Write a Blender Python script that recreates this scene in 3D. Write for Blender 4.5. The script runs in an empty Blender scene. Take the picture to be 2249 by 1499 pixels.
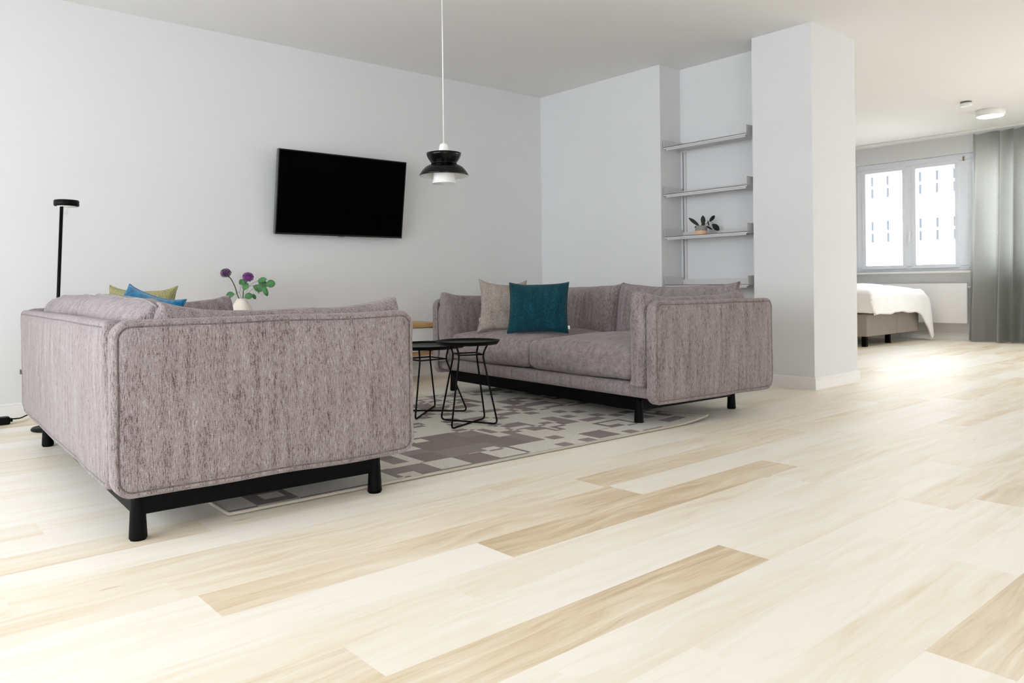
import bpy, bmesh, math, random
from mathutils import Vector, Matrix, noise
random.seed(7)
sc = bpy.context.scene
COL = sc.collection
PI = math.pi
# ---------------------------------------------------------------- camera
CP = Vector((0, 0, 0.8))
CF = Vector((0.65319279, 0.75718464, -0.00325688))
CR = Vector((0.7571062, -0.65317765, -0.01221331))
CU = Vector((0.01137505, -0.00551185, 0.99992011))
FPX, PCX, PCY = 1687.23, 1124.39, 631.23
cam = bpy.data.objects.new('camera', bpy.data.cameras.new('camera'))
COL.objects.link(cam)
m = Matrix((CR, CU, -CF)).transposed().to_4x4(); m.translation = CP
cam.matrix_world = m
cam.data.sensor_width = 36.0
cam.data.lens = FPX / 2249 * 36
cam.data.shift_x = -(PCX - 1124.5) / 2249
cam.data.shift_y = (PCY - 749.5) / 2249
cam.data.clip_start = 0.02
cam.data.clip_end = 200
sc.camera = cam
sc.view_settings.view_transform = 'Standard'
sc.view_settings.look = 'None'
sc.view_settings.gamma = 1
sc.view_settings.use_curve_mapping = False
sc.view_settings.exposure = 0.37
sc.cycles.max_bounces = 10
sc.cycles.diffuse_bounces = 7
sc.cycles.transparent_max_bounces = 16
sc.cycles.caustics_reflective = False
sc.cycles.caustics_refractive = False
sc.cycles.sample_clamp_indirect = 6
# ---------------------------------------------------------------- sky
w = bpy.data.worlds.new('overcast_sky'); sc.world = w; w.use_nodes = True
bg = w.node_tree.nodes['Background']
bg.inputs[0].default_value = (0.90, 0.95, 1.0, 1); bg.inputs[1].default_value = 8.0
# ---------------------------------------------------------------- daylight entering through the window openings
def portal(name, cx, cy, cz, nx, ny, wy, hz):
    """sky portal lying in a window opening, facing the room"""
    l = bpy.data.lights.new(name, 'AREA'); l.shape = 'RECTANGLE'; l.size = wy; l.size_y = hz
    l.cycles.is_portal = True
    o = bpy.data.objects.new(name, l); COL.objects.link(o)
    o.location = (cx, cy, cz)
    o.rotation_euler = Vector((nx, ny, 0)).to_track_quat('-Z', 'Z').to_euler()
YL, XB, YP, HC, XP, XW = 5.767, 5.388, 2.837, 2.713, 6.073, 11.221
XN, YR, YBL = -2.0, -2.8, 6.3
WZ0, WZ1 = 0.92, 2.48
WIN_NEAR = (0.9, 5.3)     # y range of the big window behind the camera
WIN_1 = (2.9, 5.25)
WIN_2 = (-2.3, 2.6)
ADDED_WIN_R = (9.8, 11.0)        # x range of an unseen right-wall opening, added to brighten the bedroom
ADDED_WIN_S = (-1.7, 0.6)       # x range of an unseen opening beside the camera, added to brighten the floor
portal('sky_portal_near', XN - 0.05, sum(WIN_NEAR)/2, 1.35, 1, 0, WIN_NEAR[1]-WIN_NEAR[0], 2.3)
portal('sky_portal_bedroom', XW + 0.2, sum(WIN_1)/2, 1.7, -1, 0, WIN_1[1]-WIN_1[0], WZ1-WZ0)
portal('sky_portal_bedroom_right', XW + 0.2, sum(WIN_2)/2, 1.28, -1, 0, WIN_2[1]-WIN_2[0], 2.4)
portal('sky_portal_right', sum(ADDED_WIN_R)/2, YR - 0.1, 1.35, 0, 1, ADDED_WIN_R[1]-ADDED_WIN_R[0], 2.2)
portal('sky_portal_side', sum(ADDED_WIN_S)/2, YR - 0.1, 1.0, 0, 1, ADDED_WIN_S[1]-ADDED_WIN_S[0], 2.0)

# ---------------------------------------------------------------- helpers
def at(px, py, d):
    """point at forward distance d seen at pixel px,py of the photograph"""
    return CP + (CF + CR * ((px - PCX) / FPX) - CU * ((py - PCY) / FPX)) * d
def link(name, bm, mat=None, parent=None, smooth=False, loc=None, rot=None):
    me = bpy.data.meshes.new(name)
    bmesh.ops.recalc_face_normals(bm, faces=bm.faces)
    bm.to_mesh(me); bm.free()
    if smooth:
        for p in me.polygons: p.use_smooth = True
    o = bpy.data.objects.new(name, me); COL.objects.link(o)
    if mat: me.materials.append(mat)
    if parent: o.parent = parent
    if loc is not None: o.location = loc
    if rot is not None: o.rotation_euler = rot
    return o
def tag(o, label=None, cat=None, group=None, kind=None):
    if label: o['label'] = label
    if cat: o['category'] = cat
    if group: o['group'] = group
    if kind: o['kind'] = kind
    return o
def thing(name, label, cat, loc=(0, 0, 0), rz=0.0, group=None):
    o = bpy.data.objects.new(name, None); COL.objects.link(o)
    o.location = loc; o.rotation_euler = (0, 0, rz); o.empty_display_size = 0.1
    return tag(o, label, cat, group)
def struct(name, bm, mat, parent=None):
    o = link(name, bm, mat, parent)
    if not parent: o['kind'] = 'structure'
    return o
def box(bm, x0, x1, y0, y1, z0, z1, bev=0.0, seg=2):
    v = [bm.verts.new((x, y, z)) for x in (x0, x1) for y in (y0, y1) for z in (z0, z1)]
    F = [(0, 1, 3, 2), (4, 6, 7, 5), (0, 4, 5, 1), (2, 3, 7, 6), (0, 2, 6, 4), (1, 5, 7, 3)]
    fs = [bm.faces.new([v[i] for i in f]) for f in F]
    if bev:
        es = set(e for f in fs for e in f.edges)
        bmesh.ops.bevel(bm, geom=list(es), offset=bev, segments=seg, affect='EDGES', profile=0.5)
    return bm
def nb(*a, **k): return box(bmesh.new(), *a, **k)
def lathe(bm, prof, c=(0, 0, 0), n=40, close=True, M=None):
    rings = []
    for r, z in prof:
        if r < 1e-5:
            rings.append([bm.verts.new((c[0], c[1], c[2] + z))])
        else:
            rings.append([bm.verts.new((c[0] + r * math.cos(2*PI*i/n), c[1] + r * math.sin(2*PI*i/n), c[2] + z)) for i in range(n)])
    for a, b in zip(rings, rings[1:]):
        for i in range(n):
            j = (i + 1) % n
            if len(a) == 1 and len(b) == 1: break
            if len(a) == 1: bm.faces.new((a[0], b[i], b[j]))
            elif len(b) == 1: bm.faces.new((a[i], a[j], b[0]))
            else: bm.faces.new((a[i], a[j], b[j], b[i]))
    if close:
        for rg in (rings[0], rings[-1]):
            if len(rg) > 1: bm.faces.new(rg)
    if M is not None:
        bmesh.ops.transform(bm, matrix=M, verts=[v for rg in rings for v in rg])
    return bm
def tube(bm, pts, r, n=8, closed=False, flat=1.0):
    pts = [Vector(p) for p in pts]
    N = len(pts); rings = []
    rr = r if isinstance(r, (list, tuple)) else [r] * N
    up = None
    for i, p in enumerate(pts):
        a = pts[(i - 1) % N] if (closed or i > 0) else p
        b = pts[(i + 1) % N] if (closed or i < N - 1) else p
        t = (b - a).normalized()
        if up is None:
            up = t.orthogonal().normalized() if abs(t.z) > 0.95 else Vector((0, 0, 1))
        u = (up - t * up.dot(t))
        if u.length < 1e-4: u = t.orthogonal()
        u.normalize(); up = u
        s = t.cross(u)
        rings.append([bm.verts.new(p + (u * math.cos(2*PI*k/n) + s * math.sin(2*PI*k/n) * flat) * rr[i]) for k in range(n)])
    M = N if closed else N - 1
    for i in range(M):
        a, b = rings[i], rings[(i + 1) % N]
        for k in range(n):
            bm.faces.new((a[k], a[(k+1) % n], b[(k+1) % n], b[k]))
    if not closed:
        bm.faces.new(rings[0]); bm.faces.new(rings[-1])
    return bm
def fillet(pts, r, seg=6, closed=False):
    """round the corners of a polyline"""
    pts = [Vector(p) for p in pts]; out = []
    N = len(pts)
    for i, p in enumerate(pts):
        if not closed and i in (0, N - 1): out.append(p); continue
        a, b = pts[(i-1) % N], pts[(i+1) % N]
        d1, d2 = (a - p), (b - p)
        k = min(r, d1.length * .45, d2.length * .45)
        s, e = p + d1.normalized() * k, p + d2.normalized() * k
        for j in range(seg + 1):
            t = j / seg
            out.append(s * (1-t)**2 + p * 2*t*(1-t) + e * t*t)
    return out

# ---------------------------------------------------------------- materials
def S(c):   # sRGB 0..255 -> linear
    return tuple(((v/255) / 12.92 if v/255 <= 0.04045 else ((v/255 + 0.055) / 1.055) ** 2.4) for v in c) + (1,)
class NT:
    def __init__(s, name):
        s.m = bpy.data.materials.new(name); s.m.use_nodes = True
        s.t = s.m.node_tree; s.n = s.t.nodes; s.b = s.n['Principled BSDF']; s.out = s.n['Material Output']
    def add(s, typ, **kw):
        nd = s.n.new('ShaderNode' + typ)
        for k, v in kw.items():
            if k.startswith('i_'):
                key = k[2:]; key = int(key) if key.isdigit() else key
                if isinstance(v, bpy.types.NodeSocket): s.t.links.new(v, nd.inputs[key])
                else: nd.inputs[key].default_value = v
            else: setattr(nd, k, v)
        return nd
    def lk(s, a, b): s.t.links.new(a, b)
    def set(s, **kw):
        for k, v in kw.items():
            inp = s.b.inputs[k.replace('_', ' ')]
            if isinstance(v, bpy.types.NodeSocket): s.lk(v, inp)
            else: inp.default_value = v
        return s
    def coords(s, scale=(1, 1, 1), kind='Object'):
        tc = s.add('TexCoord')
        mp = s.add('Mapping', i_Vector=tc.outputs[kind]); mp.inputs['Scale'].default_value = scale
        return mp.outputs[0]
    def noise(s, vec, scale=5, detail=3, rough=0.5):
        return s.add('TexNoise', i_Vector=vec, i_Scale=scale, i_Detail=detail, i_Roughness=rough).outputs['Fac']
    def ramp(s, fac, stops, interp='LINEAR'):
        r = s.add('ValToRGB', i_Fac=fac); cr = r.color_ramp; cr.interpolation = interp
        while len(cr.elements) < len(stops): cr.elements.new(0.5)
        for e, (p, c) in zip(cr.elements, stops): e.position = p; e.color = c
        return r.outputs['Color']
    def math(s, op, a, b=None, clamp=False):
        nd = s.add('Math', operation=op, use_clamp=clamp)
        for i, v in enumerate((a, b)):
            if v is None: continue
            if isinstance(v, bpy.types.NodeSocket): s.lk(v, nd.inputs[i])
            else: nd.inputs[i].default_value = v
        return nd.outputs[0]
    def mix(s, f, a, b, typ='MIX'):
        nd = s.add('MixRGB', blend_type=typ)
        for i, v in enumerate((f, a, b)):
            if isinstance(v, bpy.types.NodeSocket): s.lk(v, nd.inputs[i])
            else: nd.inputs[i].default_value = v
        return nd.outputs[0]
    def bump(s, h, strength=0.3, dist=0.01):
        nd = s.add('Bump', i_Height=h, i_Strength=strength, i_Distance=dist)
        s.lk(nd.outputs[0], s.b.inputs['Normal']); return s
def plain(name, rgb, rough=0.5, metal=0.0, bump=0.0, bscale=200, var=0.04, **kw):
    t = NT(name); c = S(rgb)
    v = t.coords()
    f = t.noise(v, 6, 3)
    c2 = tuple(max(0, x * (1 - var)) for x in c[:3]) + (1,)
    t.set(Base_Color=t.mix(f, c, c2), Roughness=rough, Metallic=metal)
    for k, x in kw.items(): t.b.inputs[k.replace('_', ' ')].default_value = x
    if bump: t.bump(t.noise(v, bscale, 4), bump, 0.002)
    return t.m
M = {}
M['wall'] = plain('wall_paint', (221, 221, 222), 0.9, bump=0.08, bscale=260, var=0.015)
M['ceiling'] = plain('ceiling_paint', (232, 231, 230), 0.95, bump=0.05, bscale=200, var=0.015)
M['trim'] = plain('trim_paint', (232, 230, 228), 0.45, var=0.01)
M['frame'] = plain('window_frame_plastic', (228, 231, 238), 0.35, var=0.01)
M['black'] = plain('black_stained_wood', (6, 6, 6), 0.5, Specular_IOR_Level=0.08, bump=0.05, bscale=90, var=0.3)
M['blackmetal'] = plain('black_powder_coat', (6, 6, 6), 0.45, Specular_IOR_Level=0.12, var=0.2)
M['gloss_black'] = plain('black_lacquer', (6, 6, 6), 0.2, var=0.1, Specular_IOR_Level=0.22)
M['screen'] = plain('tv_screen_glass', (3, 3, 4), 0.35, var=0.1, Specular_IOR_Level=0.015)
M['tvframe'] = plain('tv_bezel', (12, 12, 13), 0.35, var=0.1)
M['tvedge'] = plain('tv_side_metal', (120, 122, 124), 0.3, 0.8, var=0.1)
M['whitemetal'] = plain('white_powder_coat', (206, 204, 204), 0.5, var=0.02)
M['whitegloss'] = plain('white_lacquer', (235, 234, 232), 0.3, var=0.02)
M['cable_white'] = plain('white_cable', (228, 224, 220), 0.5, var=0.02)
M['vase'] = plain('cream_ceramic', (234, 224, 212), 0.45, bump=0.05, bscale=60, var=0.04)
M['bed_linen'] = plain('white_bed_linen', (243, 241, 238), 0.9, bump=0.15, bscale=60, var=0.02)
M['bed_box'] = plain('greige_bed_fabric', (158, 148, 140), 0.9, bump=0.3, bscale=400, var=0.15)
M['radiator'] = plain('radiator_enamel', (236, 234, 233), 0.3, var=0.01)
M['brass'] = plain('brass_fitting', (150, 140, 90), 0.35, 0.9)
M['facade'] = plain('pale_render_facade', (238, 234, 228), 0.95, var=0.03)
M['facadewin'] = plain('facade_window_glass', (58, 62, 68), 0.8, var=0.1)
M['facadelintel'] = plain('facade_brick_lintel', (120, 106, 100), 0.8, var=0.1)
M['facadetrim'] = plain('facade_window_trim', (200, 190, 184), 0.8, var=0.05)
M['stem'] = plain('dark_green_stem', (62, 84, 44), 0.6, var=0.3)
M['twig'] = plain('pale_brown_twig', (120, 108, 92), 0.6, var=0.3)
M['label'] = plain('white_fabric_label', (225, 222, 218), 0.8)
M['tray'] = plain('satin_tray_surface', (44, 43, 37), 0.5, bump=0.1, bscale=300, var=0.3)  # olive-grey reflection on the black trays, put into the colour

def oak(name, c1, c2, c3):
    t = NT(name); v = t.coords((1.2, 18, 18))
    n = t.noise(v, 2.5, 5, 0.6)
    t.set(Base_Color=t.ramp(n, [(0.3, S(c1)), (0.5, S(c2)), (0.72, S(c3))]), Roughness=0.5).bump(n, 0.1, 0.002)
    return t.m
M['oak'] = oak('oak_veneer', (150, 110, 60), (190, 150, 95), (208, 172, 120))

def fabric(name, dark, mid, light, su=380, sv=46, sheen=0.2, strength=0.5, axis='z'):
    """chenille weave: short vertical streaks over a fine grain"""
    t = NT(name)
    sc_ = {'z': (su, su, sv), 'y': (su, sv, su), 'x': (sv, su, su)}[axis]
    streak = t.noise(t.coords(sc_), 1.0, 3, 0.6)
    grain = t.noise(t.coords((330, 330, 330)), 1.0, 2, 0.6)
    patch = t.noise(t.coords(tuple(s * 0.09 for s in sc_)), 1.0, 2, 0.5)
    f = t.math('ADD', t.math('MULTIPLY', streak, 0.62), t.math('MULTIPLY', grain, 0.38))
    f = t.math('ADD', t.math('SUBTRACT', f, 0.12), t.math('MULTIPLY', patch, 0.24))
    col = t.ramp(f, [(0.39, S(dark)), (0.48, S(mid)), (0.55, S(mid)), (0.66, S(light))])
    t.set(Base_Color=col, Roughness=0.92, Specular_IOR_Level=0.15)
    t.b.inputs['Sheen Weight'].default_value = sheen
    t.b.inputs['Sheen Roughness'].default_value = 0.5
    t.bump(f, strength, 0.006)
    return t.m
M['chenille'] = fabric('mauve_grey_chenille', (84, 68, 67), (140, 128, 129), (176, 166, 169))
M['chenille_h'] = fabric('mauve_grey_chenille_seat', (84, 68, 66), (142, 129, 129), (184, 173, 176), axis='x')
M['piping'] = fabric('chenille_piping', (70, 56, 56), (112, 98, 100), (150, 138, 140), 220, 60)
M['teal'] = fabric('teal_linen_weave', (3, 34, 44), (10, 58, 70), (38, 92, 102), 260, 60, 0.1, 0.35)
M['blue'] = fabric('bright_blue_velvet', (2, 56, 90), (8, 92, 132), (50, 132, 170), 60, 40, 0.3, 0.25)
M['paleblue'] = fabric('pale_blue_backing', (160, 178, 198), (188, 204, 222), (208, 222, 236), 200, 80, 0.1, 0.2)
M['olive'] = fabric('olive_yellow_linen', (104, 98, 62), (150, 144, 102), (180, 174, 134), 220, 90, 0.1, 0.35)
M['taupe'] = fabric('taupe_linen_weave', (112, 100, 92), (154, 142, 135), (186, 176, 169), 260, 120, 0.1, 0.35)

def floor_mat():
    t = NT('pale_oak_planks')
    at_ = t.add('Attribute', attribute_name='plank')      # r: tone, g,b: random offsets
    sep = t.add('SeparateColor', i_0=at_.outputs['Color'])
    tc = t.add('TexCoord')
    off = t.add('CombineXYZ', i_0=t.math('MULTIPLY', sep.outputs[1], 37.0), i_1=t.math('MULTIPLY', sep.outputs[2], 53.0))
    pos = t.add('VectorMath', operation='ADD', i_0=tc.outputs['Object'], i_1=off.outputs[0]).outputs[0]
    def mp(s):
        m_ = t.add('Mapping', i_Vector=pos); m_.inputs['Scale'].default_value = s; return m_.outputs[0]
    warp = t.noise(mp((1.1, 5, 1)), 1.6, 2)
    vv = t.add('CombineXYZ', i_0=0.0, i_1=t.math('MULTIPLY', warp, 1.4))
    p2 = t.add('VectorMath', operation='ADD', i_0=mp((0.55, 9, 1)), i_1=vv.outputs[0]).outputs[0]
    grain = t.noise(p2, 3.2, 6, 0.62)
    fine = t.noise(mp((4, 160, 1)), 1.0, 3, 0.6)
    cloud = t.noise(mp((0.8, 3.5, 1)), 1.0, 2, 0.5)
    f = t.math('ADD', t.math('MULTIPLY', grain, 0.45), t.math('MULTIPLY', fine, 0.12))
    f = t.math('ADD', f, t.math('MULTIPLY', cloud, 0.35))
    f = t.math('ADD', f, t.math('MULTIPLY', t.math('SUBTRACT', sep.outputs[0], 0.5), t.math('ADD', 0.08, t.math('MULTIPLY', t.noise(mp((0.9, 2.0, 1)), 1.0, 1), 0.46))))
    col = t.ramp(f, [(0.24, S((196, 170, 134))), (0.35, S((222, 203, 173))), (0.46, S((236, 225, 205))), (0.60, S((243, 237, 226)))])
    # knots
    kn = t.add('TexVoronoi', i_Vector=mp((1.3, 6.5, 1)), i_Scale=0.8)
    k = t.math('LESS_THAN', kn.outputs['Distance'], 0.035)
    col = t.mix(t.math('MULTIPLY', k, 0.35), col, S((176, 140, 100)))
    t.set(Base_Color=col, Roughness=t.math('ADD', t.math('MULTIPLY', fine, 0.12), 0.36), Specular_IOR_Level=0.5)
    t.bump(f, 0.06, 0.003)
    return t.m
M['floor'] = floor_mat()

def rug_mat():
    t = NT('pixel_block_wool_rug')
    v = t.coords((1, 1, 1))
    sep = t.add('SeparateXYZ', i_0=v)
    def cell(size, ox, oy):
        a = t.math('FLOOR', t.math('DIVIDE', t.math('ADD', sep.outputs[0], ox), size))
        b = t.math('FLOOR', t.math('DIVIDE', t.math('ADD', sep.outputs[1], oy), size))
        cv = t.add('CombineXYZ', i_0=a, i_1=b, i_2=ox)
        return t.add('TexWhiteNoise', noise_dimensions='3D', i_Vector=cv.outputs[0]).outputs['Value'], a, b
    s = 0.081
    big, a, b = cell(s * 3, 0.03, 0.05)
    small, _, _ = cell(s, 0.0, 0.0)
    mid, _, _ = cell(s * 2, 0.7, 0.3)
    base = t.math('GREATER_THAN', t.math('ADD', t.math('MULTIPLY', big, 0.6), t.math('MULTIPLY', mid, 0.45)), 0.60)
    flip = t.math('GREATER_THAN', small, 0.75)
    val = t.math('ABSOLUTE', t.math('SUBTRACT', base, flip))
    col = t.mix(val, S((236, 232, 222)), S((166, 154, 152)))
    col = t.mix(t.math('MULTIPLY', t.math('GREATER_THAN', mid, 0.72), t.math('MULTIPLY', val, 0.35)), col, S((130, 118, 116)))
    gr = t.noise(t.coords((190, 190, 190)), 1, 4, 0.75)
    col = t.mix(0.6, col, t.ramp(gr, [(0.30, (0.45, 0.43, 0.42, 1)), (0.55, (1, 1, 1, 1))]), 'MULTIPLY')
    t.set(Base_Color=col, Roughness=1.0, Specular_IOR_Level=0.05).bump(gr, 0.9, 0.006)
    return t.m
M['rug'] = rug_mat()
M['rug_edge'] = plain('cream_wool_binding', (186, 178, 164), 1.0, bump=0.6, bscale=300, var=0.2)
M['rug_back'] = plain('dark_rug_backing', (40, 40, 44), 0.9)

def glass_mat():
    t = NT('window_glass')
    tr = t.add('BsdfTransparent'); tr.inputs[0].default_value = (0.97, 0.98, 0.98, 1)
    gl = t.add('BsdfGlossy', i_Roughness=0.02)
    fr = t.add('Fresnel', i_IOR=1.45)
    mx = t.add('MixShader', i_0=t.math('MULTIPLY', fr.outputs[0], 0.8), i_1=tr.outputs[0], i_2=gl.outputs[0])
    t.lk(mx.outputs[0], t.out.inputs[0]); return t.m
M['glass'] = glass_mat()
def curtain_mat():
    t = NT('grey_green_curtain_cloth')
    g = t.noise(t.coords((500, 500, 160)), 1, 2)
    col = t.ramp(g, [(0.3, S((144, 145, 141))), (0.7, S((174, 175, 171)))])
    t.set(Base_Color=col, Roughness=0.9, Specular_IOR_Level=0.1)
    tl = t.add('BsdfTranslucent', i_Color=col)
    mx = t.add('MixShader', i_0=0.45, i_1=t.b.outputs[0], i_2=tl.outputs[0])
    t.lk(mx.outputs[0], t.out.inputs[0]); return t.m
M['curtain'] = curtain_mat()
def leaf_mat(name, dark, light, rough=0.45):
    t = NT(name)
    f = t.noise(t.coords((30, 30, 30)), 1, 3)
    t.set(Base_Color=t.ramp(f, [(0.3, S(dark)), (0.7, S(light))]), Roughness=rough); return t.m
M['leaf'] = leaf_mat('eucalyptus_leaf', (34, 84, 42), (80, 138, 78))
M['leaf_dark'] = leaf_mat('deep_green_leaf', (14, 22, 14), (30, 42, 26), 0.4)
M['bloom'] = leaf_mat('purple_bloom', (70, 24, 82), (150, 74, 158), 0.7)
M['bloom_dusty'] = leaf_mat('dusty_mauve_bloom', (66, 36, 70), (136, 98, 136), 0.8)
def pot_mat():
    t = NT('two_tone_pot_glaze')
    sep = t.add('SeparateXYZ', i_0=t.coords())
    wob = t.math('MULTIPLY', t.math('SUBTRACT', t.noise(t.coords((30, 30, 30)), 1, 2), 0.5), 0.012)
    h = t.math('ADD', sep.outputs[2], wob)
    col = t.mix(t.math('GREATER_THAN', h, 0.036), S((222, 180, 146)), S((140, 136, 136)))
    t.set(Base_Color=col, Roughness=0.75).bump(t.noise(t.coords((90, 90, 90)), 1, 3), 0.2, 0.002); return t.m
M['pot'] = pot_mat()
def diffuser():
    return plain('opal_lamp_diffuser', (245, 244, 242), 0.4, var=0.01)
M['diffuser'] = diffuser()
M['lit_diffuser'] = plain('lit_opal_diffuser', (250, 249, 246), 0.4, var=0.01)
_b = M['lit_diffuser'].node_tree.nodes['Principled BSDF']
_b.inputs['Emission Color'].default_value = (.95, .98, 1.0, 1); _b.inputs['Emission Strength'].default_value = 115.0

# ---------------------------------------------------------------- room shell
T = 0.3
# floor: one mesh, every plank a face with its own tone
bm = bmesh.new()
cl = bm.loops.layers.float_color.new('plank')
W = 0.1725; Y0 = 1.885
fixed = {   # row -> joints and tones of the planks the photo shows; tone 0 = tan, 1 = pale
    -1: [(-1.2, 1.47, .95), (1.47, 3.10, .12), (3.10, 5.0, .7)],
    0: [(-0.9, .68, .8), (.68, 2.27, .22), (2.27, 4.0, .85)],
    -2: [(-.2, 1.2, .72), (1.2, 2.9, .8), (2.9, 4.6, .6)],
    -3: [(-1.0, .825, .35), (.825, 2.6, 1.0), (2.6, 4.4, .72)],
    -4: [(.2, 2.0, .2), (2.0, 3.6, .75)],
    -5: [(-.6, 1.1, .95), (1.1, 2.9, .8)],
    -6: [(.1, 1.4, .9), (1.4, 3.1, .75)],
    -8: [(-.4, 1.75, .9), (1.75, 3.2, .3)],
    4: [(-.5, .9, .35), (.9, 2.6, .7)],
    8: [(-.8, .42, .8), (.42, 1.9, .95)],
    16: [(-.8, 1.6, .95)],
}
rr = random.Random(11)
for row in range(-28, 27):
    ya, yb = Y0 + row * W, Y0 + (row + 1) * W
    if yb > YBL + .3: break
    pl = []
    fx = fixed.get(row, [])
    if fx:
        x = fx[0][0]
        while x > XN - .3: pl.append((x - 1.6, x, rr.random())); x -= 1.6
        pl += fx; x = fx[-1][1]
    else:
        x = XN - .3 - rr.random() * 1.6
    while x < XW + .3: pl.append((x, x + 1.6, 0.25 + .75 * rr.random())); x += 1.6
    for xa, xb, tone in pl:
        xa, xb = max(xa, XN - .3), min(xb, XW + .3)
        if xb <= xa: continue
        f = bm.faces.new([bm.verts.new(p) for p in ((xa, ya, 0), (xb, ya, 0), (xb, yb, 0), (xa, yb, 0))])
        c = (tone, rr.random(), rr.random(), 1)
        for l in f.loops: l[cl] = c
struct('floor', bm, M['floor'])
struct('ceiling', nb(XN - T, XW + T, YR - T, YBL + T, HC, HC + .3), M['ceiling'])
struct('wall_left', nb(XN - T, XP, YL, YL + .25, -.05, HC), M['wall'])
struct('wall_bedroom_left', nb(XP - .02, XW + T, YBL, YBL + .25, -.05, HC), M['wall'])
# back wall with the shelf niche, ending at the corner beside the bedroom opening
bm = bmesh.new()
XNI = XB + .287
box(bm, XB, XP, YP, 3.33, -.05, HC)
box(bm, XB, XP, 4.235, YL + .25, -.05, HC)
box(bm, XNI, XP, 3.33, 4.235, -.05, HC)
box(bm, XP - .02, XP, YL, YBL + .2, -.05, HC)
struct('wall_back', bm, M['wall'])
def wall_x(name, x0, x1, y0, y1, openings, z0=-.05, z1=HC):
    """wall slab of constant x with rectangular openings (ya, yb, za, zb)"""
    bm = bmesh.new(); y = y0
    for ya, yb, za, zb in openings:
        box(bm, x0, x1, y, ya, z0, z1); box(bm, x0, x1, ya, yb, z0, za); box(bm, x0, x1, ya, yb, zb, z1); y = yb
    box(bm, x0, x1, y, y1, z0, z1)
    return struct(name, bm, M['wall'])
wall_x('wall_window', XW, XW + T, YR - T, YBL + T, [(WIN_2[0], WIN_2[1], .08, WZ1), (WIN_1[0], WIN_1[1], WZ0, WZ1)])
wall_x('wall_near', XN - T, XN, YR - T, YL + .2, [(WIN_NEAR[0], WIN_NEAR[1], .2, 2.5)])
bm = bmesh.new()
box(bm, XN - T, ADDED_WIN_S[0], YR - T, YR, -.05, HC); box(bm, ADDED_WIN_S[1], ADDED_WIN_R[0], YR - T, YR, -.05, HC)
box(bm, ADDED_WIN_S[0], ADDED_WIN_S[1], YR - T, YR, -.05, .06); box(bm, ADDED_WIN_S[0], ADDED_WIN_S[1], YR - T, YR, 1.9, HC); box(bm, ADDED_WIN_R[1], XW, YR - T, YR, -.05, HC)
box(bm, ADDED_WIN_R[0], ADDED_WIN_R[1], YR - T, YR, -.05, .25); box(bm, ADDED_WIN_R[0], ADDED_WIN_R[1], YR - T, YR, 2.45, HC)
struct('wall_right', bm, M['wall'])

def baseboard(name, p, q, inward, h=.09, t=.015, m0=0, m1=0):
    """profiled skirting: plain board with a thin ledge above"""
    p, q, n = Vector((*p, 0)), Vector((*q, 0)), Vector((*inward, 0))
    prof = [(0, 0), (t, 0), (t, h * .74), (t * .72, h * .78), (t * .72, h * .8), (t * .8, h * .84), (t * .8, h * .93), (t * .3, h), (0, h)]
    bm = bmesh.new(); R = []
    dr = (q - p).normalized()
    for c, mm in ((p, -m0), (q, m1)): R.append([bm.verts.new(c + n * a + dr * a * mm + Vector((0, 0, b))) for a, b in prof])
    k = len(prof)
    for i in range(k): bm.faces.new((R[0][i], R[0][(i+1) % k], R[1][(i+1) % k], R[1][i]))
    bm.faces.new(R[0]); bm.faces.new(R[1])
    return struct(name, bm, M['trim'])
baseboard('baseboard_left', (XN, YL), (XB, YL), (0, -1))
baseboard('baseboard_back', (XB, YP), (XB, 3.33), (-1, 0), m0=1)
baseboard('baseboard_back_far', (XB, 4.235), (XB, YL), (-1, 0))
baseboard('baseboard_niche', (XNI, 3.33), (XNI, 4.235), (-1, 0))
baseboard('baseboard_right', (XB, YP), (XP, YP), (0, -1), m0=1, m1=1)
baseboard('baseboard_partition', (XP, YP), (XP, YBL), (1, 0), m0=1)
baseboard('baseboard_window', (XW, YR), (XW, YBL), (-1, 0))

# ---------------------------------------------------------------- windows
def casement(parent, xw, ya, yb, za, zb, fw=.055, d=.05, handle=None):
    """sash with four rails, a pane and a handle"""
    bm = bmesh.new()
    box(bm, xw, xw + d, ya, yb, za, za + fw, .006); box(bm, xw, xw + d, ya, yb, zb - fw, zb, .006)
    box(bm, xw, xw + d, ya, ya + fw, za + fw, zb - fw, .006); box(bm, xw, xw + d, yb - fw, yb, za + fw, zb - fw, .006)
    s = link('sash', bm, M['frame'], parent)
    link('window_pane', nb(xw + d*.45, xw + d*.55, ya + fw - .005, yb - fw + .005, za + fw - .005, zb - fw + .005), M['glass'], s)
    if handle is not None:
        hb = bmesh.new()
        box(hb, xw - .012, xw, handle - .014, handle + .014, 1.40, 1.50, .004)
        box(hb, xw - .045, xw - .012, handle - .009, handle + .009, 1.455, 1.475, .003)
        box(hb, xw - .05, xw - .035, handle - .010, handle + .010, 1.34, 1.475, .005)
        link('window_handle', hb, M['whitegloss'], s)
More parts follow.
